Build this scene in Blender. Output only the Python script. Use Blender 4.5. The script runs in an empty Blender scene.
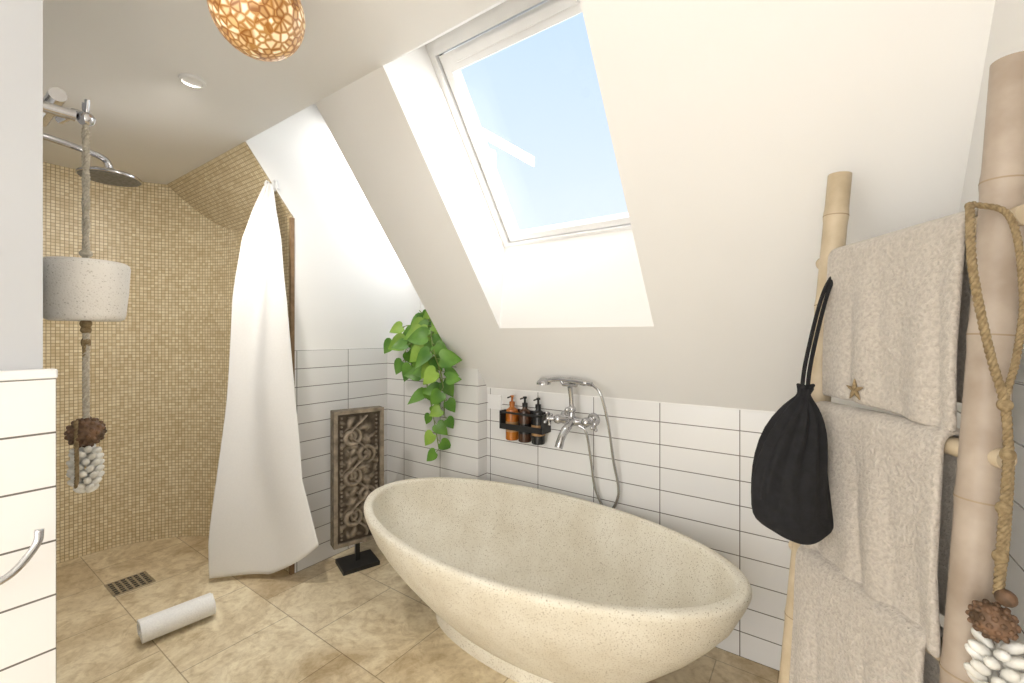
import bpy, math, random
from mathutils import Vector, Matrix
random.seed(7)
TAN=1.327
def slopez(y): return 1.006+(1.976-y)*TAN
def outerz(y): return 1.476+(1.976-y)*TAN
CEIL=2.2755

# ------------------------------------------------------------ materials
def newmat(name):
    m=bpy.data.materials.new(name); m.use_nodes=True
    nt=m.node_tree; b=nt.nodes['Principled BSDF']; return m,nt,b
def N(nt,t,**k):
    n=nt.nodes.new(t)
    for a,v in k.items(): setattr(n,a,v)
    return n
def ramp(nt,fac,stops):
    r=N(nt,'ShaderNodeValToRGB'); e=r.color_ramp.elements
    while len(e)<len(stops): e.new(0.5)
    for i,(p,c) in enumerate(stops):
        e[i].position=p; e[i].color=(*c,1)
    nt.links.new(fac,r.inputs[0]); return r.outputs[0]
def noise(nt,scale,detail=4,coord='Object'):
    tc=N(nt,'ShaderNodeTexCoord'); n=N(nt,'ShaderNodeTexNoise')
    n.inputs['Scale'].default_value=scale; n.inputs['Detail'].default_value=detail
    nt.links.new(tc.outputs[coord],n.inputs['Vector']); return n.outputs['Fac']
def bump(nt,b,h,strength,dist=0.01):
    bp=N(nt,'ShaderNodeBump'); bp.inputs['Strength'].default_value=strength; bp.inputs['Distance'].default_value=dist
    nt.links.new(h,bp.inputs['Height']); nt.links.new(bp.outputs[0],b.inputs['Normal'])
def simple(name,c1,c2=None,scale=20,rough=.5,metal=0,bs=0,bd=.005,sheen=0):
    m,nt,b=newmat(name); b.inputs['Roughness'].default_value=rough; b.inputs['Metallic'].default_value=metal
    c2=c2 or tuple(x*.93 for x in c1)
    f=noise(nt,scale)
    nt.links.new(ramp(nt,f,[(.35,c2),(.65,c1)]),b.inputs['Base Color'])
    if bs: bump(nt,b,f,bs,bd)
    if sheen: b.inputs['Sheen Weight'].default_value=sheen
    return m
M={}
M['plaster']=simple('white_plaster',(.88,.87,.85),(.87,.86,.84),3,.7)
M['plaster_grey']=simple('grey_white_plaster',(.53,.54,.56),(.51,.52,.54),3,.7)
M['frame']=simple('white_lacquer',(.90,.90,.90),None,5,.3)
M['chrome']=simple('chrome',(.60,.60,.62),(.54,.54,.56),8,.12,1)
M['nozzle']=simple('grey_nozzle_plate',(.20,.20,.20),(.10,.10,.10),90,.4,.4)
M['darkmetal']=simple('dark_metal',(.03,.03,.03),None,30,.4,.3)
M['black']=simple('black_fabric',(.009,.009,.011),(.004,.004,.005),60,.9,0,.4,.004)
M['cloth']=simple('white_linen',(.86,.86,.86),(.84,.84,.84),120,.8,0,.12,.001)
M['whitetowel']=simple('white_terry',(.93,.93,.92),(.87,.87,.87),160,.95,0,.6,.003)
M['terry']=simple('beige_terry',(.55,.50,.44),(.43,.385,.335),150,.95,0,.9,.005,.2)
M['bamboo']=simple('bamboo',(.58,.48,.34),(.44,.35,.23),14,.45,0,.15,.002)
M['bamboopale']=simple('pale_bamboo',(.45,.375,.305),(.33,.26,.20),12,.5,0,.15,.002)
M['node']=simple('bamboo_node',(.34,.26,.17),None,40,.7)
M['rope']=simple('jute_rope',(.32,.24,.13),(.20,.14,.07),150,.9,0,.6,.002)
M['ropepale']=simple('pale_cotton_rope',(.58,.53,.44),(.40,.36,.28),150,.9,0,.6,.002)
M['nut']=simple('brown_seed',(.20,.11,.06),(.07,.04,.02),40,.6,0,.8,.006)
M['shell']=simple('white_shell',(.85,.84,.80),(.68,.66,.60),50,.4)
M['leaf']=simple('pothos_leaf',(.15,.33,.04),(.06,.19,.02),9,.35)
M['leaf2']=simple('pothos_leaf_young',(.32,.50,.08),(.18,.37,.04),9,.35)
M['stem']=simple('plant_stem',(.22,.30,.07),None,20,.6)
M['soil']=simple('soil',(.05,.03,.02),None,60,.9)
M['amber']=simple('amber_bottle',(.50,.17,.02),(.38,.11,.015),20,.2)
M['brownb']=simple('dark_amber_bottle',(.07,.03,.015),None,20,.2)
M['blackb']=simple('black_bottle',(.02,.02,.02),None,20,.25)
M['label']=simple('bottle_label',(.42,.24,.10),None,20,.6)
M['trimwood']=simple('wood_trim',(.30,.19,.10),(.22,.13,.06),30,.6)
M['roofout']=simple('painted_eaves',(.8,.82,.84),None,4,.7)
M['wallout']=simple('house_render',(.62,.68,.74),None,4,.8)
def stonemat(name,lo,hi,pits,fac,rough=.65):
    m,nt,b=newmat(name)
    tc=N(nt,'ShaderNodeTexCoord')
    f=noise(nt,7,8)
    col=ramp(nt,f,[(.3,lo),(.7,hi)])
    for sc,th,dk in pits:
        v=N(nt,'ShaderNodeTexVoronoi'); v.inputs['Scale'].default_value=sc
        nt.links.new(tc.outputs['Object'],v.inputs['Vector'])
        sp=ramp(nt,v.outputs['Distance'],[(th,dk),(th+.09,(1,1,1))])
        mx=N(nt,'ShaderNodeMixRGB',blend_type='MULTIPLY'); mx.inputs[0].default_value=fac
        nt.links.new(col,mx.inputs[1]); nt.links.new(sp,mx.inputs[2]); col=mx.outputs[0]
    nt.links.new(col,b.inputs['Base Color'])
    b.inputs['Roughness'].default_value=rough; b.inputs['Specular IOR Level'].default_value=.3
    bump(nt,b,v.outputs['Distance'],.25,.002); return m
M['stone']=stonemat('cream_speckled_stone',(.75,.695,.57),(.86,.82,.71),((120,.15,(.38,.30,.20)),(62,.08,(.42,.34,.24)),(220,.2,(.68,.62,.52))),.75)
M['greystone']=stonemat('pale_grey_stone',(.74,.71,.66),(.86,.83,.78),((120,.14,(.55,.52,.48)),(240,.2,(.75,.73,.70))),.6)

def tilemat(name,w,h,mort,c1,c2,cm,rough,offset=0,freq=2,bs=.3,var=None,bd=.003):
    m,nt,b=newmat(name)
    tc=N(nt,'ShaderNodeTexCoord'); br=N(nt,'ShaderNodeTexBrick')
    br.offset=offset; br.offset_frequency=freq; br.squash=1
    for k,v in (('Scale',1),('Mortar Size',mort),('Mortar Smooth',.15),('Brick Width',w),('Row Height',h),('Bias',0)):
        br.inputs[k].default_value=v
    br.inputs['Color1'].default_value=(*c1,1); br.inputs['Color2'].default_value=(*c2,1); br.inputs['Mortar'].default_value=(*cm,1)
    nt.links.new(tc.outputs['UV'],br.inputs['Vector'])
    col=br.outputs['Color']
    for vr in (var or []):
        n1=N(nt,'ShaderNodeTexNoise'); n1.inputs['Scale'].default_value=vr[0]; n1.inputs['Detail'].default_value=9; n1.inputs['Roughness'].default_value=.68
        if len(vr)>4: n1.inputs['Distortion'].default_value=vr[4]
        nt.links.new(tc.outputs['UV'],n1.inputs['Vector'])
        lo,hi=vr[3]
        rc=ramp(nt,n1.outputs['Fac'],[(lo,vr[1]),(hi,vr[2])])
        mx=N(nt,'ShaderNodeMixRGB',blend_type='MULTIPLY'); mx.inputs[0].default_value=1
        nt.links.new(col,mx.inputs[1]); nt.links.new(rc,mx.inputs[2]); col=mx.outputs[0]
    nt.links.new(col,b.inputs['Base Color'])
    b.inputs['Roughness'].default_value=rough
    inv=N(nt,'ShaderNodeMath',operation='SUBTRACT'); inv.inputs[0].default_value=1
    nt.links.new(br.outputs['Fac'],inv.inputs[1]); bump(nt,b,inv.outputs[0],bs,bd)
    return m
M['tile']=tilemat('white_wall_tile',.32,.1017,.002,(.85,.845,.835),(.82,.815,.805),(.16,.145,.13),.18)
M['mosaic']=tilemat('limestone_mosaic',.0185,.0185,.0017,(.98,.885,.67),(.77,.64,.40),(.46,.35,.19),.4,bs=.6,var=[(5,(.88,.85,.80),(1.0,1.0,1.0),(.32,.68))])
M['floor']=tilemat('limestone_floor',.42,.42,.0022,(.88,.79,.60),(.68,.565,.39),(.46,.375,.255),.42,offset=.5,bs=.3,
   var=[(2.6,(.66,.59,.48),(1.03,1.03,1.02),(.32,.60),1.2),(9,(.82,.77,.69),(1.04,1.04,1.04),(.35,.55),2.0),(40,(.86,.83,.78),(1.02,1.02,1.02),(.32,.50))])
def lampmat():
    m,nt,b=newmat('shell_mosaic_shade')
    tc=N(nt,'ShaderNodeTexCoord'); v=N(nt,'ShaderNodeTexVoronoi',feature='DISTANCE_TO_EDGE'); v.inputs['Scale'].default_value=56
    v2=N(nt,'ShaderNodeTexVoronoi'); v2.inputs['Scale'].default_value=56
    nt.links.new(tc.outputs['Object'],v.inputs['Vector']); nt.links.new(tc.outputs['Object'],v2.inputs['Vector'])
    sep=N(nt,'ShaderNodeSeparateColor'); nt.links.new(v2.outputs['Color'],sep.inputs[0])
    cell=ramp(nt,sep.outputs[0],[(0,(.40,.21,.07)),(.35,(.66,.42,.18)),(.7,(.88,.74,.50)),(1,(.95,.86,.66))])
    edge=ramp(nt,v.outputs['Distance'],[(.06,(.48,.28,.11)),(.26,(1,1,1))])
    mx=N(nt,'ShaderNodeMixRGB',blend_type='MULTIPLY'); mx.inputs[0].default_value=1
    nt.links.new(cell,mx.inputs[1]); nt.links.new(edge,mx.inputs[2])
    nt.links.new(mx.outputs[0],b.inputs['Base Color']); nt.links.new(mx.outputs[0],b.inputs['Emission Color'])
    b.inputs['Emission Strength'].default_value=.35; b.inputs['Roughness'].default_value=.3; return m
M['lamp']=lampmat()
def woodmat():
    m,nt,b=newmat('weathered_carved_wood')
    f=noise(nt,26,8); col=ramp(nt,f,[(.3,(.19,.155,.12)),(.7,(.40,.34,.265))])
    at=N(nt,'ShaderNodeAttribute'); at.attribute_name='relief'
    rc=ramp(nt,at.outputs['Fac'],[(.05,(.28,.26,.24)),(.6,(.85,.84,.82)),(1,(1.08,1.07,1.05))])  # low relief darkened in the colour, standing in for shade in the carving
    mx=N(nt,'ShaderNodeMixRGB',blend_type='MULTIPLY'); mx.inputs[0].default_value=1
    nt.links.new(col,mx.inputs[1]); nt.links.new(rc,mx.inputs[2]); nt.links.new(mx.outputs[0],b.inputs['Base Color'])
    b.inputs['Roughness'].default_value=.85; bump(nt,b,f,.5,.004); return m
M['carved']=woodmat()
M['carvedside']=simple('weathered_wood_edge',(.24,.20,.15),(.12,.10,.075),26,.85,0,.5,.004)
def glassmat():
    m=bpy.data.materials.new('window_glass'); m.use_nodes=True; nt=m.node_tree
    nt.nodes.remove(nt.nodes['Principled BSDF']); out=nt.nodes['Material Output']
    t=N(nt,'ShaderNodeBsdfTransparent'); g=N(nt,'ShaderNodeBsdfGlossy'); g.inputs['Roughness'].default_value=.02
    mx=N(nt,'ShaderNodeMixShader'); mx.inputs[0].default_value=.02
    nt.links.new(t.outputs[0],mx.inputs[1]); nt.links.new(g.outputs[0],mx.inputs[2]); nt.links.new(mx.outputs[0],out.inputs[0]); return m
M['glass']=glassmat()

# ------------------------------------------------------------ mesh builder
class MB:
    def __init__(s): s.v=[]; s.f=[]; s.m=[]; s.mats=[]; s.uv={}
    def mi(s,k):
        if k not in s.mats: s.mats.append(k)
        return s.mats.index(k)
    def add(s,vs,fs,mat,uvs=None):
        o=len(s.v); s.v+= [tuple(p) for p in vs]; i=s.mi(mat)
        for k,f in enumerate(fs):
            if uvs: s.uv[len(s.f)]=[uvs[j] for j in f]
            s.f.append([j+o for j in f]); s.m.append(i)
    def box(s,x0,x1,y0,y1,z0,z1,mat,xf=None):
        vs=[Vector((x,y,z)) for z in (z0,z1) for y in (y0,y1) for x in (x0,x1)]
        if xf: vs=[xf@p for p in vs]
        s.add(vs,[(0,2,3,1),(4,5,7,6),(0,1,5,4),(2,6,7,3),(0,4,6,2),(1,3,7,5)],mat)
    def prism(s,poly,x0,x1,mat):   # poly in (y,z)
        n=len(poly); vs=[(x0,y,z) for y,z in poly]+[(x1,y,z) for y,z in poly]
        fs=[tuple(range(n))[::-1],tuple(range(n,2*n))]+[(i,(i+1)%n,(i+1)%n+n,i+n) for i in range(n)]
        s.add(vs,fs,mat)
    def tube(s,pts,r,mat,segs=10,cap=True,flat=1):
        pts=[Vector(p) for p in pts]; n=len(pts)
        rs=r if isinstance(r,(list,tuple)) else [r]*n
        t=(pts[1]-pts[0]).normalized(); up=Vector((0,0,1)) if abs(t.z)<.9 else Vector((1,0,0))
        nrm=t.cross(up).normalized(); vs=[]
        for i,p in enumerate(pts):
            t=(pts[min(i+1,n-1)]-pts[max(i-1,0)])
            if t.length<1e-9: t=Vector((0,0,1))
            t.normalize(); nrm=(nrm-t*nrm.dot(t)).normalized(); b=t.cross(nrm)
            for k in range(segs):
                a=2*math.pi*k/segs; vs.append(p+(nrm*math.cos(a)+b*math.sin(a)*flat)*rs[i])
        fs=[(i*segs+k,i*segs+(k+1)%segs,(i+1)*segs+(k+1)%segs,(i+1)*segs+k) for i in range(n-1) for k in range(segs)]
        if cap: fs+=[tuple(range(segs))[::-1],tuple(range((n-1)*segs,n*segs))]
        s.add(vs,fs,mat)
    def lathe(s,prof,c,mat,segs=32,sx=1,sy=1,xf=None):
        vs=[];n=len(prof)
        for r,z in prof:
            for k in range(segs):
                a=2*math.pi*k/segs; vs.append(Vector((r*sx*math.cos(a),r*sy*math.sin(a),z)))
        vs=[(xf@p if xf else p)+Vector(c) for p in vs]
        fs=[(i*segs+k,i*segs+(k+1)%segs,(i+1)*segs+(k+1)%segs,(i+1)*segs+k) for i in range(n-1) for k in range(segs)]
        if prof[0][0]>1e-6: fs.append(tuple(range(segs))[::-1])
        if prof[-1][0]>1e-6: fs.append(tuple(range((n-1)*segs,n*segs)))
        s.add(vs,fs,mat)
    def ball(s,c,r,mat,sx=1,sy=1,sz=1,segs=14,xf=None):
        prof=[(max(1e-5,math.sin(math.pi*i/10))*r,-math.cos(math.pi*i/10)*r*sz) for i in range(11)]
        s.lathe(prof,c,mat,segs,sx,sy,xf)
    def rope(s,pts,R,mat,pitch=.03,strands=3):
        P=dens(pts,pitch/8)
        t=(P[1]-P[0]).normalized(); up=Vector((0,0,1)) if abs(t.z)<.9 else Vector((1,0,0)); nrm=t.cross(up).normalized()
        lines=[[] for _ in range(strands)]; d=0
        for i,p in enumerate(P):
            if i: d+=(p-P[i-1]).length
            t=(P[min(i+1,len(P)-1)]-P[max(i-1,0)]).normalized(); nrm=(nrm-t*nrm.dot(t)).normalized(); b=t.cross(nrm)
            for k in range(strands):
                a=2*math.pi*(d/pitch+k/strands)
                lines[k].append(p+(nrm*math.cos(a)+b*math.sin(a))*R*.5)
        for l in lines: s.tube(l,R*.56,mat,6)
    def grid(s,rows,mat):
        n=len(rows[0]); vs=[p for r in rows for p in r]
        s.add(vs,[(i*n+j,i*n+j+1,(i+1)*n+j+1,(i+1)*n+j) for i in range(len(rows)-1) for j in range(n-1)],mat)
    def build(s,name,smooth=False,uoff=0,voff=0,bevel=0,auto=None):
        me=bpy.data.meshes.new(name); me.from_pydata(s.v,[],s.f)
        for k in s.mats: me.materials.append(M[k])
        me.polygons.foreach_set('material_index',s.m); me.update()
        uvl=me.uv_layers.new(name='UVMap')
        for p in me.polygons:
            nx,ny,nz=[abs(a) for a in p.normal]
            for q,li in enumerate(p.loop_indices):
                if p.index in s.uv: uvl.data[li].uv=s.uv[p.index][q]; continue
                x,y,z=me.vertices[me.loops[li].vertex_index].co
                if nz>=nx and nz>=ny: uvl.data[li].uv=(x+uoff,y+voff)
                elif nx>=ny: uvl.data[li].uv=(y+uoff,z+voff)
                else: uvl.data[li].uv=(x+uoff,z+voff)
        if smooth: me.polygons.foreach_set('use_smooth',[True]*len(me.polygons))
        ob=bpy.data.objects.new(name,me); bpy.context.collection.objects.link(ob)
        if auto:
            try: me.set_sharp_from_angle(angle=math.radians(auto))
            except Exception: pass
        if bevel:
            md=ob.modifiers.new('bev','BEVEL'); md.width=bevel; md.segments=3; md.limit_method='ANGLE'
        return ob
def cat(pts,n=8):
    P=[Vector(p) for p in pts]; P=[P[0]*2-P[1]]+P+[P[-1]*2-P[-2]]; out=[]
    for i in range(1,len(P)-2):
        for k in range(n):
            t=k/n; a,b,c,d=P[i-1:i+3]
            out.append(.5*((2*b)+(-a+c)*t+(2*a-5*b+4*c-d)*t*t+(-a+3*b-3*c+d)*t**3))
    out.append(P[-2]); return out
def dens(pts,step):
    P=cat(pts,10); L=[0]
    for i in range(1,len(P)): L.append(L[-1]+(P[i]-P[i-1]).length)
    n=max(2,int(L[-1]/step)); out=[]; j=0
    for k in range(n+1):
        d=L[-1]*k/n
        while j<len(L)-2 and L[j+1]<d: j+=1
        s=(d-L[j])/max(1e-9,L[j+1]-L[j]); out.append(P[j].lerp(P[j+1],min(1,s)))
    return out
def interp(tab,x):
    for (a,b),(c,d) in zip(tab,tab[1:]):
        if a<=x<=c: return b+(d-b)*(x-a)/(c-a)
    return tab[0][1] if x<tab[0][0] else tab[-1][1]

# ------------------------------------------------------------ room shell
XR=.29; XL=-3.72
b=MB(); b.box(XL,XR+.1,-2.6,2.24,-.1,0,'floor'); b.build('floor',uoff=.12,voff=.2)
b=MB(); b.box(XL,XR+.1,-2.6,1.019,CEIL,CEIL+.47,'plaster'); b.build('ceiling')
S0,S1=-1.283,-.525
full=[(1.976,1.0),(1.976,1.006),(1.019,CEIL),(1.019,outerz(1.019)),(2.12,outerz(2.12)),(2.12,1.0)]
b=MB()
b.prism(full,-1.72,S0,'plaster'); b.prism(full,S1,XR+.1,'plaster')
b.prism([(1.976,1.0),(1.976,1.006),(1.726,slopez(1.726)),(1.771,outerz(1.771)),(2.12,outerz(2.12)),(2.12,1.0)],S0,S1,'plaster')
b.prism([(1.019,CEIL),(1.229,outerz(1.229)),(1.019,outerz(1.019))],S0,S1,'plaster')
b.build('ceiling_slope')
b=MB(); b.box(-1.56,XR+.1,1.976,2.12,0,1.0,'tile'); b.build('wall_back',uoff=.575)
b=MB(); b.box(-1.72,-1.56,1.895,2.12,0,1.12,'tile'); b.box(-2.34,-1.72,1.895,2.24,0,1.2204,'tile')
b.build('wall_ledge',uoff=.575)
b=MB(); b.box(-2.345,-1.73,1.89,2.20,1.2204,1.232,'plaster'); b.build('trim_ledge')
# second roof-window recess (deeper), left of the plant
b=MB()
b.prism([(1.265,0),(1.265,slopez(1.265)+.002),(1.021,CEIL+.002),(1.021,2.80),(1.45,2.665),(2.24,1.82),(2.24,0)],-2.44,-2.346,'plaster')
b.build('wall_partition')
b=MB(); b.box(-2.348,-2.34,1.268,1.895,0,1.2204,'tile'); b.build('wall_partition_tiling')
b=MB(); b.prism([(1.05,CEIL+.02),(1.976,1.04),(2.24,1.04),(2.24,1.82),(1.45,2.665),(1.021,2.80)],-1.718,-1.66,'plaster'); b.build('wall_recess_cheek')
b=MB(); b.prism([(1.021,2.74),(1.021,2.80),(1.45,2.665),(1.45,2.60)],-2.346,-1.718,'plaster'); b.build('ceiling_recess')
b=MB(); b.box(-2.346,-1.718,2.20,2.24,1.20,1.80,'plaster'); b.build('wall_recess_back')
def sloped(o_yz,e_yz):
    o=Vector((0,*o_yz)); e=Vector((0,*e_yz)); u=(e-o).normalized(); n_=Vector((0,u.z,-u.y))
    return Matrix(((1,0,0,0),(0,u.y,n_.y,o.y),(0,u.z,n_.z,o.z),(0,0,0,1))),(e-o).length
b=MB(); x2,L2=sloped((2.20,1.80),(1.45,2.60))
for x0,x1,v0,v1,n0,n1,m in ((-2.346,-2.31,0,L2,-.02,.05,'frame'),(-1.754,-1.718,0,L2,-.02,.05,'frame'),(-2.31,-1.754,0,.04,-.02,.05,'frame'),(-2.31,-1.754,L2-.05,L2,-.02,.05,'frame'),(-2.31,-1.754,L2*.48,L2*.48+.05,-.02,.05,'frame'),(-2.31,-1.754,.04,L2-.05,.01,.018,'glass')):
    b.box(x0,x1,v0,v1,n0,n1,m,x2)
b.build('window_2')
b=MB(); b.box(XR,XR+.1,-2.6,2.12,0,2.3,'plaster'); b.build('wall_right')
b=MB(); b.box(XR-.012,XR,-2.6,1.976,0,1.2204,'tile'); b.build('wall_right_tiling',uoff=.1)
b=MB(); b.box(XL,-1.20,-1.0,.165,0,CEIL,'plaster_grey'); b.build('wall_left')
b=MB(); b.box(-1.20,-1.174,-1.0,.179,0,1.2204,'tile'); b.box(-1.42,-1.20,.165,.179,0,1.2204,'tile'); b.build('wall_left_tiling',uoff=.14)
b=MB(); b.box(-1.20,-1.172,-1.0,.181,1.2204,1.238,'frame'); b.build('trim_left_cap',bevel=.003)
# curved mosaic shower wall
plan=[(-2.345,1.255)]+[(-2.345-(.605)*i/6,1.255) for i in range(1,7)]
cx,cy,r=-2.95,.655,.6
for i in range(1,25):
    a=math.pi/2+math.pi/2*i/24; plan.append((cx+r*math.cos(a),cy+r*math.sin(a)))
plan+=[(-3.55,.4),(-3.55,.165)]
vs=[];uv=[];u=0
for i,(x,y) in enumerate(plan):
    if i: u+=math.hypot(x-plan[i-1][0],y-plan[i-1][1])
    top=min(CEIL,slopez(y))
    vs+=[(x,y,0),(x,y,top)]; uv+=[(u,0),(u,top)]
b=MB(); n=len(plan)
b.add(vs,[(2*i,2*i+1,2*i+3,2*i+2) for i in range(n-1)],'mosaic',uv)
ov=[]
for x,y in plan:
    dx,dy=(x-cx),(y-cy)
    if x>cx: o=(x,y+.008)
    elif y<cy: o=(x-.1,y)
    else: o=(x+dx/r*.1,min(y+dy/r*.1,1.263))
    ov.append(o)
vs2=[]
for (x,y),(px,py) in zip(ov,plan):
    top=min(CEIL,slopez(py)); vs2+=[(x,y,0),(x,y,top)]
b.add(vs2,[(2*i+2,2*i+3,2*i+1,2*i) for i in range(n-1)],'mosaic')
b.build('wall_shower_curved',smooth=True,auto=40)
sl=math.hypot(1.255-1.019,CEIL-slopez(1.255))
b=MB(); b.add([(-3.6,1.019,CEIL),(-2.350,1.019,CEIL),(-2.350,1.262,slopez(1.262)),(-3.6,1.262,slopez(1.262)),
   (-3.6,1.06,CEIL+.05),(-2.352,1.06,CEIL+.05),(-2.352,1.30,slopez(1.262)+.05),(-3.6,1.30,slopez(1.262)+.05)],
   [(0,3,2,1),(4,5,6,7),(0,1,5,4),(1,2,6,5),(2,3,7,6),(3,0,4,7)],'mosaic',
   [(0,0),(1.258,0),(1.258,-sl),(0,-sl)]*2)
b.build('ceiling_shower_slope')
b=MB(); b.box(XL,-2.44,1.264,1.36,0,2.0,'plaster'); b.box(XL,-3.62,.165,1.36,0,CEIL,'plaster'); b.prism([(1.264,2.0),(1.03,CEIL+.03),(1.03,CEIL+.5),(1.36,CEIL+.5),(1.36,2.0)],XL,-2.44,'plaster'); b.build('wall_shower_outer')
b=MB(); b.box(-2.358,-2.339,1.246,1.268,0,slopez(1.268),'trimwood'); b.build('trim_corner',bevel=.002)

# ------------------------------------------------------------ skylight window
ang=math.atan(TAN); ux=Vector((0,-math.cos(ang),math.sin(ang))); nn=Vector((0,math.sin(ang),math.cos(ang)))
org=Vector((0,1.771,outerz(1.771))); LEN=(Vector((0,1.229,outerz(1.229)))-org).length
xf=Matrix(((1,0,0,0),(0,ux.y,nn.y,org.y),(0,ux.z,nn.z,org.z),(0,0,0,1)))
b=MB()
def fr(x0,x1,v0,v1,n0,n1,m='frame'): b.box(x0,x1,v0,v1,n0,n1,m,xf)
fr(S0,S0+.026,0,LEN,-.005,.09); fr(S1-.026,S1,0,LEN,-.005,.09); fr(S0+.026,S1-.026,0,.014,-.005,.09); fr(S0+.026,S1-.026,LEN-.05,LEN,-.005,.09)
a0,a1=S0+.031,S1-.031
fr(a0,a0+.036,.018,LEN-.055,.012,.07); fr(a1-.036,a1,.018,LEN-.055,.012,.07); fr(a0+.036,a1-.036,.018,.046,.012,.07); fr(a0+.036,a1-.036,LEN-.125,LEN-.055,.012,.07)
fr(a0+.08,a1-.08,LEN-.10,LEN-.07,-.012,.012)
fr(a0+.036,a1-.036,.046,LEN-.125,.040,.048,'glass')
fr(S0+.026,S0+.031,.014,LEN-.05,.03,.05,'darkmetal'); fr(S1-.031,S1-.026,.014,LEN-.05,.03,.05,'darkmetal')
fr(S0+.026,S1-.026,.014,.018,.03,.05,'darkmetal')
b.build('window_1')
# neighbour house outside
b=MB()
A=Vector((-5.45,5.95,5.42)); B=Vector((-4.26,6.79,4.60)); dv=Vector((-.53,.85,.40))
def slab(p,q,t,w,mat):
    vs=[p,q,q+w,p+w]; vs2=[v-Vector((0,0,t)) for v in vs]
    b.add(vs+vs2,[(0,1,2,3),(7,6,5,4),(0,4,5,1),(1,5,6,2),(2,6,7,3),(3,7,4,0)],mat)
slab(A,B,.19,dv*2,'roofout')
A2=Vector((-5.5,6.1,5.1)); B2=Vector((-4.90,6.47,4.75)); dw=Vector((-.60,.80,0))*2
C2=Vector((B2.x,B2.y,-3)); D2=Vector((A2.x,A2.y,-3))
b.add([A2,B2,C2,D2,A2+dw,B2+dw,C2+dw,D2+dw],[(0,1,2,3),(1,5,6,2),(4,7,6,5),(0,3,7,4),(0,4,5,1),(3,2,6,7)],'wallout')
b.build('neighbouring_house')

# ------------------------------------------------------------ bathtub
b=MB(); cx,cy=-1.0,1.485; ax,ay=.84,.42
outer=[(0,.545,.33),(.012,.55,.335),(.05,.54,.325),(.058,.53,.32),(.062,.535,.345),(.09,.575,.40),(.13,.63,.48),(.19,.71,.59),(.26,.80,.71),(.33,.875,.82),(.40,.94,.91),(.46,.98,.97),(.485,.993,.990),(.50,1,1),(.512,1.0,1.0),(.519,.996,.993),(.522,.985,.972),(.522,.958,.935),(.518,.948,.922),(.508,.943,.914),(.49,.939,.905),(.44,.918,.87),(.36,.86,.80),(.28,.78,.71),(.21,.66,.58),(.165,.52,.44),(.145,.36,.3),(.138,.18,.15),(.136,.001,.001)]
seg=128; vs=[]
for z,fx,fy in outer:
    for k in range(seg):
        a=2*math.pi*k/seg; c,s_=math.cos(a),math.sin(a)
        egg=1-.05*c*(1 if z>.1 else 0)
        zz=z+(.008*(c*c) if z>.4 else 0)
        vs.append((cx+ax*fx*c, cy+ay*fy*s_*egg, zz))
fs=[(i*seg+k,i*seg+(k+1)%seg,(i+1)*seg+(k+1)%seg,(i+1)*seg+k) for i in range(len(outer)-1) for k in range(seg)]
fs.append(tuple(range(seg))[::-1])
b.add(vs,fs,'stone')
b.lathe([(.001,.006),(.028,.006),(.03,0)],(cx+.05,cy,.138),'chrome',20)
b.build('bathtub',smooth=True,auto=60)

# ------------------------------------------------------------ hung white cloth
D=Vector((.819,.574,0)); Nf=Vector((.574,-.819,0))
def cloth():
    L=[(0,-.02),(.13,-.075),(.27,-.127),(.58,-.175),(1.11,-.217),(1.53,-.26),(1.85,-.30),(2.1,-.312)]
    R=[(0,.03),(.13,.045),(.27,.069),(.58,.10),(1.11,.137),(1.53,.18),(1.85,.28),(2.1,.345)]
    hook=Vector((-2.363,1.150,2.075)); rows=[]; NV,NU=110,90
    for i in range(NV+1):
        row=[]
        for j in range(NU+1):
            s=j/NU; bot=.03+.19*max(0,(s-.45)/.55)**1.2
            dep=(2.075-bot)*i/NV; l=interp(L,dep); r=interp(R,dep)
            w=dep/2.05
            x=l+(r-l)*s
            sh=s+.22*math.sin(w*3.2)
            fold=(.034*math.sin(sh*7.5+.6)+.009*math.sin(sh*15+1.7+w)*(1-w)+.010*math.sin(sh*33+w*3)*max(0,1-w*3))*min(1,.35+dep*1.4)*max(.15,(1.0-.75*w))
            fold+=.020*math.sin(dep*4.5+s*5)*w
            fold+=.05*max(0,w-.5)*math.sin(s*5+2.4+w)
            row.append(hook+D*x+Nf*(fold+.016)+Vector((0,0,-dep+(.03*math.sin(s*math.pi) if i<6 else 0))))
        rows.append(row)
    b=MB(); b.grid(rows,'cloth')
    for dx in (-.018,.022):
        b.tube(cat([hook+D*dx+Vector((0,0,-.01)),hook+D*(dx-.008)+Vector((0,0,.03)),hook+D*(dx+.008)+Vector((0,0,.045)),hook+D*(dx+.018)+Vector((0,0,0))],5),.007,'cloth',8)
    b.tube([hook+Vector((0,0,.02)),hook+Vector((.0,.095,.02))],.006,'darkmetal',8)
    return b.build('shower_curtain',smooth=True)
cl=cloth(); md=cl.modifiers.new('s','SOLIDIFY'); md.thickness=.003

# ------------------------------------------------------------ rolled towel
b=MB()
P0=Vector((-2.33,.60,.060)); P1=Vector((-2.30,.88,.060)); ax_=(P1-P0).normalized(); sd=Vector((ax_.y,-ax_.x,0)); up=Vector((0,0,1))
rows=[]; turns=4.2
for i in range(140):
    t=i/139; a=t*turns*2*math.pi; r_=.006+.049*t
    rows.append([P0+ax_*(d+.005*math.sin(t*30))+sd*r_*math.cos(a)*1.05+up*r_*math.sin(a) for d in (0,.004,.05,.1,.15,.2,.256,.26)])
b.grid(rows,'whitetowel')
ob=b.build('rolled_towel',smooth=True); md=ob.modifiers.new('s','SOLIDIFY'); md.thickness=.0085

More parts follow.
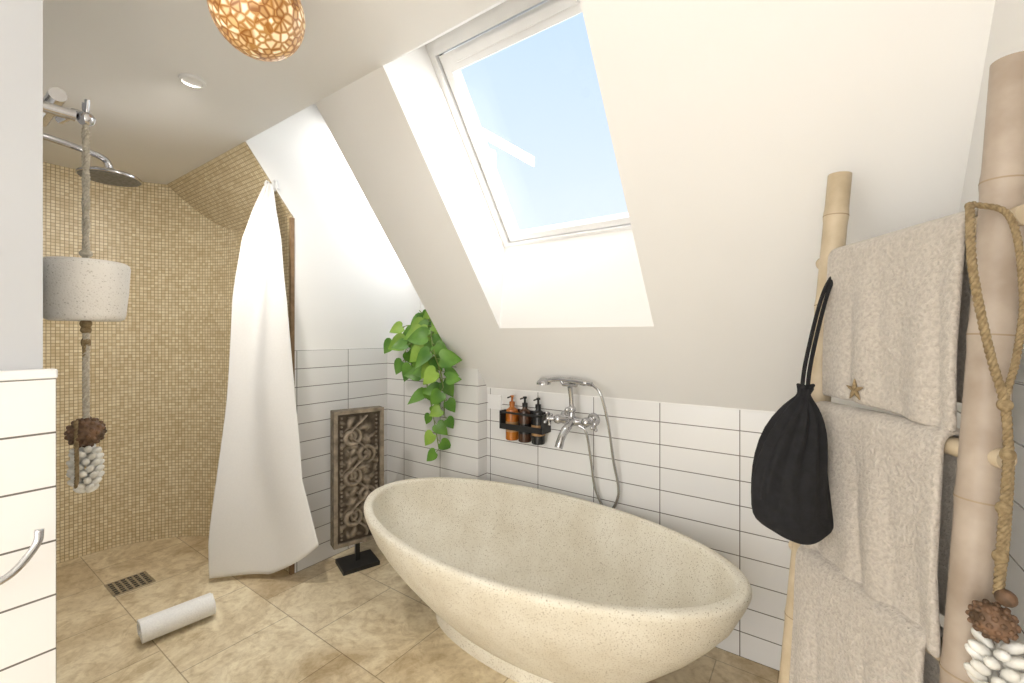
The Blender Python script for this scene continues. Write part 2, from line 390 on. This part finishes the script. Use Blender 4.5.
# ------------------------------------------------------------ floor drain
b=MB(); x,y=-2.95,.72
b.box(x-.085,x+.085,y-.085,y+.085,0,.004,'chrome')
for i in range(6):
    for j in range(6):
        px=x-.065+.026*i; py=y-.065+.026*j; b.box(px-.008,px+.008,py-.008,py+.008,.004,.0046,'darkmetal')
b.build('floor_drain')

# ------------------------------------------------------------ carved panel
b=MB(); o=Vector((-2.167,1.388,0)); W=.278; d=Vector((.326,.946,0)).normalized(); nrm=Vector((d.y,-d.x,0))
z0,z1=.135,.885; th=.06
spir=[(.36,.80,1),(.64,.66,-1),(.36,.50,1),(.64,.35,-1),(.37,.20,1)]
def relief(u,v):
    x=u*W; y=v*(z1-z0)
    if u<.08 or u>.92 or v<.03 or v>.97: return .75
    if u<.12 or u>.88 or v<.05 or v>.95: return .05
    h=.05
    for cu,cv,sg in spir:
        dx=(u-cu)*W; dy=(v-cv)*(z1-z0); r_=math.hypot(dx,dy); a=math.atan2(dy,dx)*sg
        if r_<.06:
            ph=(r_/.034-a/(2*math.pi))%1
            h=max(h,.85*math.sin(math.pi*ph)*(1 if r_<.05 else (.06-r_)/.01))
        if .03<r_<.13:
            pt=math.cos(a*6+r_*30); h=max(h,.9*max(0,pt)*max(0,1-abs(r_-.080)/.045))
            pt=math.cos(a*11-r_*60+1); h=max(h,.6*max(0,pt)*max(0,1-abs(r_-.10)/.03))
    sx=.5*W+.045*math.sin(v*21); dd_=abs(x-sx)
    h=max(h,min(1,1.2*(1-dd_/.012)) if dd_<.012 else 0)
    for ub in (.155,.845):
        bx=(u-ub)*W; by=((v*(z1-z0))%.024)-.012
        q=math.hypot(bx,by); h=max(h,.7*(1-(q/.009)**2) if q<.009 else 0)
    return h
NU,NV=80,200; rows=[]; rel=[]
for i in range(NV+1):
    row=[]
    for j in range(NU+1):
        h=relief(j/NU,i/NV); rel.append(h)
        row.append(o+d*(W*j/NU)+nrm*(.001+.020*h)+Vector((0,0,z0+(z1-z0)*i/NV)))
    rows.append(row)
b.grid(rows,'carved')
mt=Matrix(((d.x,nrm.x,0,o.x),(d.y,nrm.y,0,o.y),(0,0,1,0),(0,0,0,1)))
b.box(0,W,-th,.001,z0,z1,'carvedside',mt)
b.box(0,.003,.001,.015,z0,z1,'carvedside',mt); b.box(W-.003,W,.001,.015,z0,z1,'carvedside',mt); b.box(0,W,.001,.015,z1-.003,z1,'carvedside',mt)
b.box(W*.5-.012,W*.5+.012,-.04,-.02,.02,z0,'darkmetal',mt)
b.box(W*.5-.10,W*.5+.10,-.11,.06,0,.022,'darkmetal',mt)
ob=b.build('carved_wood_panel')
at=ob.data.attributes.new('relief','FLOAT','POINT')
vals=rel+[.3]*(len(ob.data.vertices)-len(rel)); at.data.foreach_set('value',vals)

# ------------------------------------------------------------ pothos plant
b=MB()
pot=(-1.97,2.03,1.232)
b.lathe([(.055,0),(.06,.004),(.075,.11),(.078,.125),(.07,.125),(.066,.11),(.001,.105)],pot,'shell',28)
b.lathe([(.066,.108),(.001,.112)],pot,'soil',20)
def leaf(c,dr,nm,size,mat):
    dr=dr.normalized(); sd=dr.cross(nm).normalized(); nm=sd.cross(dr).normalized()
    pr=[(-.10,.20),(-.07,.34),(.06,.45),(.26,.46),(.48,.38),(.68,.25),(.86,.11),(1.0,0)]
    L=[];R=[]
    for t,w in pr:
        bend=-.25*t*t*size
        L.append(c+dr*t*size+sd*w*size+nm*(w*size*.28+bend)); R.append(c+dr*t*size-sd*w*size+nm*(w*size*.28+bend))
    Mx=[c+dr*max(0,t)*size+nm*(-.25*t*t*size) for t,w in pr]
    n=len(pr); fs=[]
    for i in range(n-1): fs+=[(i,i+1,n+i+1,n+i),(n+i,n+i+1,2*n+i+1,2*n+i)]
    b.add(L+Mx+R,fs,mat)
T=Vector(pot)+Vector((0,0,.11))
cam_dir=Vector((.74,-.67,.1)).normalized()
vines=[ [T,(-2.0,1.93,1.36),(-2.05,1.84,1.30),(-2.08,1.82,1.18),(-2.07,1.83,1.10)],
        [T,(-1.93,1.92,1.35),(-1.90,1.83,1.28),(-1.90,1.81,1.10),(-1.87,1.83,.92),(-1.84,1.84,.76),(-1.81,1.84,.64)],
        [T,(-1.90,1.92,1.33),(-1.84,1.80,1.26),(-1.78,1.79,1.12),(-1.75,1.82,.98),(-1.77,1.84,.84)],
        [T,(-1.95,1.90,1.40),(-1.88,1.82,1.37),(-1.83,1.76,1.31),(-1.76,1.72,1.20),(-1.69,1.73,1.11)],
        [T,(-2.03,1.95,1.42),(-2.04,1.90,1.46)],[T,(-1.94,1.95,1.43),(-1.92,1.88,1.49)],
        [T,(-2.06,1.92,1.36),(-2.13,1.86,1.36),(-2.18,1.83,1.28)],
        [T,(-1.96,1.92,1.38),(-1.96,1.82,1.36),(-1.98,1.78,1.26),(-1.97,1.79,1.14)],
        [T,(-1.90,1.90,1.39),(-1.84,1.80,1.33),(-1.80,1.76,1.24)],
        [T,(-1.88,1.86,1.36),(-1.77,1.74,1.29),(-1.68,1.68,1.19),(-1.64,1.68,1.11),(-1.66,1.72,1.02)]]
for vi,v in enumerate(vines):
    P=dens(v,.055); b.tube(cat(v,6),.0035,'stem',6)
    for i,p in enumerate(P[2:]):
        side=1 if i%2 else -1
        dr=Vector((.78*side*random.uniform(.5,1.1),.55*side*random.uniform(.5,1.1),random.uniform(-1.0,.05)))
        nm=(cam_dir+Vector((random.uniform(-.5,.5),random.uniform(-.4,.2),random.uniform(.1,.9)))).normalized()
        c=p+dr.normalized()*.025+Vector((.02,-.02,0)); b.tube([p,c],.002,'stem',5)
        sz=random.uniform(.085,.125)*(1 if i<9 else .75)
        leaf(c,dr,nm,sz,'leaf2' if random.random()<.35 else 'leaf')
b.build('pothos_plant',smooth=True)

# ------------------------------------------------------------ dispensers, outlet, mixer
b=MB(); wy=1.976
b.box(-1.40,-1.14,wy-.004,wy,.80,.90,'darkmetal')
b.box(-1.40,-1.14,wy-.085,wy-.004,.80,.806,'darkmetal'); b.box(-1.40,-1.14,wy-.088,wy-.082,.80,.83,'darkmetal')
b.box(-1.40,-1.14,wy-.088,wy-.08,.885,.895,'darkmetal'); b.box(-1.405,-1.395,wy-.088,wy,.80,.897,'darkmetal'); b.box(-1.145,-1.135,wy-.088,wy,.80,.897,'darkmetal')
for i,m in enumerate(('amber','brownb','blackb')):
    c=(-1.352+.083*i,wy-.044,.74)
    b.lathe([(.032,0),(.035,.004),(.035,.145),(.030,.163),(.014,.175),(.013,.187)],c,m,24)
    b.lathe([(.0355,.045),(.0356,.10)],c,'label' if i!=1 else 'blackb',24)
    b.lathe([(.015,.185),(.015,.204),(.006,.207),(.006,.227),(.011,.228),(.011,.238),(.001,.240)],c,'blackb' if i else 'amber',16)
    b.tube([(c[0],c[1],c[2]+.233),(c[0]-.005,c[1]-.035,c[2]+.229)],.004,'blackb',8)
b.build('soap_dispenser_rack')
b=MB(); b.box(-1.545,-1.45,wy-.010,wy,.885,.965,'frame'); b.box(-1.53,-1.465,wy-.013,wy-.01,.90,.95,'frame'); b.build('wall_outlet',bevel=.002)

b=MB(); mx,mz=-.97,.89; yb=1.89
for sgn in (-1,1):
    x=mx+.075*sgn
    b.lathe([(.001,0),(.034,0),(.03,.012),(.018,.02),(.018,.05)],(x,wy,mz),'chrome',20,xf=Matrix.Rotation(math.pi/2,3,'X'))
    b.tube(cat([(x,wy-.03,mz),(x,wy-.06,mz),(x,yb,mz)],4),[.016]*9,'chrome',14)
    b.ball((x,yb,mz),.024,'chrome')
    hx=x+.05*sgn; b.tube([(x,yb,mz),(hx,yb-.012,mz)],.011,'chrome',12); b.ball((hx,yb-.012,mz),.014,'chrome')
    for a in (.4,.4+math.pi/2):
        v=Vector((0,math.cos(a),math.sin(a)))*.033
        p=Vector((hx,yb-.012,mz)); b.tube([p-v,p+v],.006,'chrome',10); b.ball(p-v,.009,'chrome'); b.ball(p+v,.009,'chrome')
b.tube([(mx-.075,yb,mz),(mx-.03,yb,mz),(mx,yb,mz),(mx+.03,yb,mz),(mx+.075,yb,mz)],[.016,.02,.028,.02,.016],'chrome',16)
b.tube(cat([(mx,yb,mz),(mx,yb-.04,mz-.02),(mx-.005,yb-.09,mz-.06),(mx-.01,yb-.115,mz-.11)],6),[.020]*10+[.018]*5+[.019]*4,'chrome',14)
b.tube([(mx,yb,mz),(mx,yb,mz+.06),(mx,yb-.005,mz+.11),(mx,yb-.02,mz+.165)],[.018,.012,.011,.012],'chrome',14)
b.ball((mx,yb,mz+.055),.02,'chrome'); b.tube([(mx,yb,mz+.055),(mx,yb-.045,mz+.06)],.006,'chrome',8); b.ball((mx,yb-.048,mz+.06),.012,'chrome')
ch=Vector((mx,yb-.022,mz+.175))
b.tube([ch+Vector((-.045,0,.016)),ch+Vector((-.035,0,0)),ch,ch+Vector((.035,0,0)),ch+Vector((.045,0,.016))],.008,'chrome',10)
H=[ch+Vector((-.125,-.01,.012)),ch+Vector((-.07,0,.024)),ch+Vector((0,0,.022)),ch+Vector((.08,0,.014)),ch+Vector((.115,0,.01))]
b.tube(cat(H,5),[.011]*10+[.014]*6+[.011]*5,'chrome',12)
b.lathe([(.001,.02),(.016,.018),(.034,.0),(.036,-.012),(.001,-.014)],H[0]+Vector((-.015,0,-.004)),'chrome',22)
hp=cat([ch+Vector((.115,0,.01)),ch+Vector((.16,-.005,-.03)),ch+Vector((.185,.02,-.16)),ch+Vector((.20,.05,-.34)),ch+Vector((.215,.075,-.50)),ch+Vector((.16,.08,-.60)),ch+Vector((.10,.075,-.50)),ch+Vector((.085,.05,-.34)),ch+Vector((.07,.03,-.22)),ch+Vector((.03,.02,-.19))],10)
b.tube(hp,.0068,'chrome',8)
b.build('bath_mixer_tap',smooth=True,auto=50)

# ------------------------------------------------------------ bamboo ladder
RB,RT=Vector((.145,.952,0)),Vector((.255,1.018,1.735)); LB,LT=Vector((-.086,1.246,0)),Vector((.047,1.339,1.696))
def onp(A,B,z): return A+(B-A)*(z/B.z)
def bamboo(b,A,B,r0,r1,mat,nodes,ringmat='node',nn_=160):
    rs=[];ps=[]; Ln=(B-A).length
    for i in range(nn_+1):
        t=i/nn_; r_=r0+(r1-r0)*t
        for nd in nodes: r_+=.0018*math.exp(-((t-nd)*Ln/.012)**2)
        ps.append(A+(B-A)*t); rs.append(r_)
    b.tube(ps,rs,mat,24)
    dd=(B-A).normalized()
    for nd in nodes:
        r_=r0+(r1-r0)*nd; p=A+(B-A)*nd
        b.tube([p-dd*.0012,p+dd*.0012],r_+.0019,ringmat,24)
b=MB()
bamboo(b,RB,RT,.029,.0255,'bamboopale',[.1,.27,.44,.60,.75,.89])
bamboo(b,LB,LT,.0265,.0245,'bamboo',[.06,.2,.36,.5,.66,.81,.94])
rd=[]
for z in (1.483,1.113,.77,.40):
    p,q=onp(RB,RT,z),onp(LB,LT,z); dd=(q-p).normalized()
    bamboo(b,p-dd*.035,q+dd*.035,.0155,.0155,'bamboo',[.12,.5,.88],nn_=40)
    rd.append((p,q))
b.build('bamboo_ladder',smooth=True,auto=50)

# ------------------------------------------------------------ towels on ladder
NL=Vector((-.829,-.56,0))
def towel(p,q,s0,s1,front,back,zt,seed,tilt=.10,skew=0,r_=.024):
    rnd=random.Random(seed); ph=[rnd.uniform(0,6) for _ in range(4)]
    d=(q-p); NU=44; rows=[]; path=[]
    nb=int(back/.015); nf=int(front/.012)
    for i in range(nb,0,-1): path.append((-r_,-(back*i/nb),-1))
    for k in range(9):
        a=math.pi-math.pi*k/8; path.append((r_*math.cos(a),r_*math.sin(a),0))
    for i in range(1,nf+1): path.append((r_,-(front*i/nf),1))
    for off,dz,sd_ in path:
        row=[]
        for j in range(NU+1):
            s=s0+(s1-s0)*j/NU; low=max(0,-dz)
            wav=(.009*math.sin(s*11+ph[0]+low*3)+.005*math.sin(s*25+ph[1]))*min(1,low*5)
            edge=.012*math.sin(low*12+ph[2])*(low*2)
            o=off+(tilt*low+abs(wav) if sd_>0 else (-.02*low+wav*.4 if sd_<0 else 0))
            pt=p+d*(s+edge+skew*low)+NL*o
            pt.z=zt+dz*(1+.03*math.sin(s*4+ph[3]))
            row.append(pt)
        rows.append(row)
    b=MB(); b.grid(rows,'terry'); return b
def mk(b,nm='bath_towel'):
    ob=b.build(nm,smooth=True); md=ob.modifiers.new('s','SOLIDIFY'); md.thickness=.013; md.offset=0
    sb=ob.modifiers.new('sub','SUBSURF'); sb.levels=1; sb.render_levels=1
    return ob
p,q=rd[0]; mk(towel(p,q,.085,.93,.335,.30,p.z,1,.02))
p,q=rd[1]; mk(towel(p,q,.10,.965,.335,.31,p.z,2,.03,-.12,.026))
p,q=rd[2]; mk(towel(p,q,.10,.945,.55,.3,p.z,3,.04,0,.030))
b=MB(); p,q=rd[0]; c=p.lerp(q,.62)+NL*.052; c.z=1.185
dd=(q-p).normalized()
for k in range(5):
    a=2*math.pi*k/5+.3; v=dd*math.cos(a)+Vector((0,0,1))*math.sin(a)
    b.tube([c,c+v*.012,c+v*.024],[.005,.004,.001],'rope',8)
b.build('starfish_ornament')

# ------------------------------------------------------------ drawstring bag
b=MB(); S=Vector((.819,.574,0)); F=Vector((.574,-.819,0)); o=Vector((-.0235,1.177,0))
tab=[(1.225,.006,.020),(1.212,.003,.014),(1.198,0,.011),(1.19,0,.013),(1.175,-.005,.024),(1.156,-.009,.035),(1.111,-.02,.055),(1.043,-.031,.073),(.976,-.034,.082),(.908,-.029,.085),(.880,-.022,.081),(.865,-.015,.07),(.857,-.008,.045),(.853,-.006,.001)]
vs=[];sg=96
for z,cxx,hw in tab:
    for k in range(sg):
        a=2*math.pi*k/sg; top=max(0,min(1,(z-.90)/.22)); w=1+.13*math.sin(a*11+z*6)*top+.04*math.sin(a*4+z*22)
        vs.append(o+S*(cxx+hw*w*math.cos(a))+F*(min(hw,.048)*w*math.sin(a))+Vector((0,0,z+.008*math.sin(a*2+1)-.035*(z-.85)/.37)))
fs=[(i*sg+k,i*sg+(k+1)%sg,(i+1)*sg+(k+1)%sg,(i+1)*sg+k) for i in range(len(tab)-1) for k in range(sg)]+[tuple(range(sg))[::-1]]
b.add(vs,fs,'black')
tp=onp(LB,LT,1.46)
for e in (-.006,.006):
    b.tube(cat([o+S*e+Vector((0,0,1.16)),o+S*(.012+e)+Vector((0,0,1.25)),Vector((.020+e*.7,1.262,1.41)),tp+Vector((.030,-.026,.02)),tp+Vector((.036,.02,.04)),tp+Vector((-.005,.036,.035))],8),.0046,'black',8)
ob=b.build('drawstring_bag',smooth=True); sb=ob.modifiers.new('sub','SUBSURF'); sb.levels=1; sb.render_levels=1

# ------------------------------------------------------------ shell garland (right)
def shells(b,c,R,H,n,mat='shell',sc=.36):
    for i in range(n):
        t=i/n; a=i*2.4; z=-H*t; rr=R*(.75+.25*math.sin(math.pi*t))*(1 if t<.85 else .7)
        p=Vector(c)+Vector((rr*math.cos(a)*.7,rr*math.sin(a)*.7,z))
        xf_=Matrix.Rotation(a,3,'Z')@Matrix.Rotation(1.0,3,'Y')
        b.ball(p,R*sc,mat,.75,.75,1.35,10,xf_)
def nut(b,c,R):
    b.ball(c,R*.95,'nut',1,1,.95,18)
    for i in range(60):
        t=(i+.5)/60; ph=math.acos(1-2*t); a=i*2.4
        b.ball(Vector(c)+Vector((math.sin(ph)*math.cos(a),math.sin(ph)*math.sin(a),math.cos(ph)))*R*.92,R*.15,'nut',1,1,1,8)
b=MB()
b.rope([(.197,.975,1.505),(.190,.935,1.49),(.184,.898,1.41),(.194,.905,1.338),(.208,.915,1.265),(.2235,.9257,1.2),(.227,.928,1.128),(.221,.924,1.026),(.215,.92,.925)],.0055,'rope',.026)
b.rope([(.20,.975,1.508),(.235,.95,1.475),(.245,.94,1.36),(.236,.93,1.27),(.2235,.9257,1.2),(.230,.93,1.13),(.226,.926,1.03),(.218,.922,.93)],.0045,'rope',.022)
for t in ((.2235,.9257,1.2),(.227,.928,1.128),(.222,.925,1.05),(.218,.922,.98)): b.ball(t,.009,'rope',1,1,1.1,12)
nut(b,(.209,.915,.888),.026); b.ball((.222,.915,.925),.012,'nut'); shells(b,(.213,.915,.856),.030,.09,30)
b.build('shell_garland',smooth=True)

# ------------------------------------------------------------ hanging stone ornament (left)
b=MB(); hx,hy=-1.38,.258
b.lathe([(.001,0),(.028,0),(.028,.008),(.012,.014),(.012,.075)],(hx,.165,1.80),'chrome',20,xf=Matrix.Rotation(-math.pi/2,3,'X'))
b.tube([(hx-.14,hy-.02,1.83),(hx-.05,hy-.01,1.825),(hx+.012,hy,1.80)],[.009,.010,.011],'chrome',12)
b.ball((hx,hy,1.80),.017,'chrome')
for s_ in (-1,1): b.tube([(hx,hy,1.80),(hx+.012*s_,hy,1.83),(hx+.012*s_,hy,1.84)],.005,'chrome',8)
for e in (-1,1):
    b.rope([(hx+e*.006,hy,1.80),(hx-e*.010,hy,1.76),(hx+e*.010,hy,1.71),(hx-e*.010,hy,1.66),(hx+e*.010,hy,1.61),(hx-e*.009,hy,1.56),(hx+e*.006,hy,1.51),(hx+e*.003,hy,1.47)],.0058,'ropepale',.025)
b.ball((hx,hy,1.490),.012,'ropepale',1.1,1,.8,12)
b.lathe([(.012,.064),(.070,.066),(.076,.062),(.078,.054),(.075,0),(.070,-.056),(.067,-.066),(.060,-.070),(.012,-.070),(.012,.064)],(hx,hy,1.405),'greystone',64)
b.rope([(hx,hy,1.34),(hx+.002,hy,1.27),(hx,hy,1.20),(hx+.003,hy,1.11)],.0065,'ropepale',.025)
b.rope([(hx+.006,hy-.004,1.28),(hx-.004,hy,1.2),(hx-.006,hy,1.10)],.004,'rope',.02)
b.ball((hx,hy,1.328),.011,'rope'); b.ball((hx,hy,1.314),.010,'rope'); b.ball((hx,hy,1.285),.009,'rope',1,1,1.5)
nut(b,(hx,hy,1.078),.034)
b.rope([(hx+.02,hy-.02,1.11),(hx+.028,hy-.02,1.0),(hx+.02,hy-.02,.96)],.004,'rope',.02)
shells(b,(hx,hy,1.040),.030,.095,46,sc=.33)
b.build('hanging_stone_ornament',smooth=True,auto=50)

# ------------------------------------------------------------ shower head
b=MB()
b.lathe([(.001,0),(.03,0),(.03,.01),(.01,.014)],(-2.42,.165,2.05),'chrome',20,xf=Matrix.Rotation(-math.pi/2,3,'X'))
b.tube(cat([(-2.42,.165,2.05),(-2.45,.30,2.075),(-2.50,.46,2.075),(-2.525,.53,2.065),(-2.53,.55,2.03)],8),.013,'chrome',12)
b.lathe([(.012,.045),(.02,.03),(.03,.022),(.10,.014),(.108,.006),(.108,0),(.104,-.002)],(-2.53,.55,1.99),'chrome',40)
b.lathe([(.104,-.001),(.102,-.004),(.001,-.004)],(-2.53,.55,1.99),'nozzle',40)
b.build('shower_head',smooth=True,auto=40)
b=MB()
b.lathe([(.001,0),(.032,0),(.032,.012),(.014,.02),(.014,.1)],(-1.75,.165,1.93),'chrome',20,xf=Matrix.Rotation(-math.pi/2,3,'X'))
b.tube([(-1.86,.25,1.93),(-1.62,.25,1.93)],.018,'chrome',14); b.build('shower_valve',smooth=True,auto=40)

# ------------------------------------------------------------ chrome handle on left wainscot
b=MB(); hz=.035
b.lathe([(.001,0),(.02,0),(.02,.006),(.008,.01)],(-1.174,.045,.86+hz),'chrome',20,xf=Matrix.Rotation(math.pi/2,3,'Y'))
b.tube(cat([(-1.17,.045,.86+hz),(-1.13,.05,.855+hz),(-1.10,.075,.855+hz),(-1.10,.115,.868+hz),(-1.115,.145,.90+hz),(-1.12,.150,.925+hz)],6),.006,'chrome',10)
b.build('robe_hook',smooth=True)

# ------------------------------------------------------------ pendant lamp, ceiling spot
b=MB(); c=Vector((-1.157,.533,2.120))
prof=[(math.sin(math.pi*i/24)*.108+1e-5,-math.cos(math.pi*i/24)*.107) for i in range(25)]
b.lathe(prof,(0,0,0),'lamp',56)
b.lathe([(.03,.095),(.03,.118),(.001,.119)],(0,0,0),'darkmetal',20); b.tube([(0,0,.115),(0,0,CEIL-c.z)],.006,'darkmetal',8); b.lathe([(.045,CEIL-c.z-.02),(.05,CEIL-c.z)],(0,0,0),'frame',24)
ob=b.build('pendant_lamp',smooth=True,auto=50); ob.location=c
b=MB(); b.lathe([(.001,-.004),(.030,-.004),(.034,-.010),(.043,-.007),(.045,0)],(-1.95,.66,CEIL),'frame',36); b.build('ceiling_spotlight',smooth=True,auto=30)

# ------------------------------------------------------------ lights, world, camera
s=Vector((.88,.20,.33)).normalized()
L=bpy.data.lights.new('sun','SUN'); L.energy=5; L.angle=.01; L.color=(1,.97,.93)
o=bpy.data.objects.new('sun',L); o.rotation_euler=s.to_track_quat('Z','Y').to_euler(); o.location=(4,4,6); bpy.context.collection.objects.link(o)
def area(nm,loc,rot,sx,sy,e,col):
    L=bpy.data.lights.new(nm,'AREA'); L.shape='RECTANGLE'; L.size=sx; L.size_y=sy; L.energy=e; L.color=col
    o=bpy.data.objects.new(nm,L); o.location=loc; o.rotation_euler=rot; bpy.context.collection.objects.link(o)
area('added_area_fill',(-.9,-1.2,2.2),(math.radians(20),0,0),1.2,.8,10,(1,.96,.90))  # unseen fill light behind the camera, added to brighten the room
L=bpy.data.lights.new('added_point_fill','POINT'); L.energy=7; L.shadow_soft_size=.2; L.color=(1,.95,.88)  # unseen point fill near the camera, added to lift the ceiling and far left
o=bpy.data.objects.new('added_point_fill',L); o.location=(-.05,-.45,1.45); bpy.context.collection.objects.link(o)
L=bpy.data.lights.new('shower_downlight','SPOT'); L.energy=62; L.spot_size=2.5; L.spot_blend=1; L.shadow_soft_size=.05; L.color=(1,.94,.85)
o=bpy.data.objects.new('shower_downlight',L); o.location=(-1.95,.66,CEIL-.03); bpy.context.collection.objects.link(o); o.rotation_euler=(0,math.radians(34),0)

w=bpy.data.worlds.new('World'); bpy.context.scene.world=w; w.use_nodes=True; nt=w.node_tree; bg=nt.nodes['Background']
tc=N(nt,'ShaderNodeTexCoord'); sp=N(nt,'ShaderNodeSeparateXYZ'); nt.links.new(tc.outputs['Generated'],sp.inputs[0])
c1=ramp(nt,sp.outputs[2],[(.15,(.84,.92,.97)),(.65,(.56,.74,.98))])
def mr(sock,a,b_):
    m_=N(nt,'ShaderNodeMapRange'); m_.inputs[1].default_value=a; m_.inputs[2].default_value=b_; m_.inputs[3].default_value=0; m_.inputs[4].default_value=1
    nt.links.new(sock,m_.inputs[0]); return m_.outputs[0]
yr=mr(sp.outputs[1],.15,-.15)   # rear half of the sky brightened to fill the room through its open back
xr=mr(sp.outputs[0],.10,.75)     # glow of the sky around the sun
k1=N(nt,'ShaderNodeMath',operation='MULTIPLY'); nt.links.new(yr,k1.inputs[0]); k1.inputs[1].default_value=3.2
k2=N(nt,'ShaderNodeMath',operation='MULTIPLY_ADD'); nt.links.new(xr,k2.inputs[0]); k2.inputs[1].default_value=6; nt.links.new(k1.outputs[0],k2.inputs[2])
st=N(nt,'ShaderNodeMath',operation='ADD'); nt.links.new(k2.outputs[0],st.inputs[0]); st.inputs[1].default_value=1.13
mm=N(nt,'ShaderNodeMath',operation='MAXIMUM'); nt.links.new(yr,mm.inputs[0]); nt.links.new(xr,mm.inputs[1])
mx=N(nt,'ShaderNodeMixRGB'); nt.links.new(mm.outputs[0],mx.inputs[0]); nt.links.new(c1,mx.inputs[1]); mx.inputs[2].default_value=(1,.975,.935,1)
nt.links.new(mx.outputs[0],bg.inputs[0]); nt.links.new(st.outputs[0],bg.inputs[1])
bpy.context.scene.view_settings.view_transform='Standard'

cam=bpy.data.cameras.new('camera'); co=bpy.data.objects.new('camera',cam); bpy.context.collection.objects.link(co)
co.location=(0,0,1.3); co.rotation_euler=(math.pi/2,0,math.radians(35)); cam.sensor_width=36; cam.lens=15.29; cam.shift_y=-.0054; cam.clip_start=.01
bpy.context.scene.camera=co
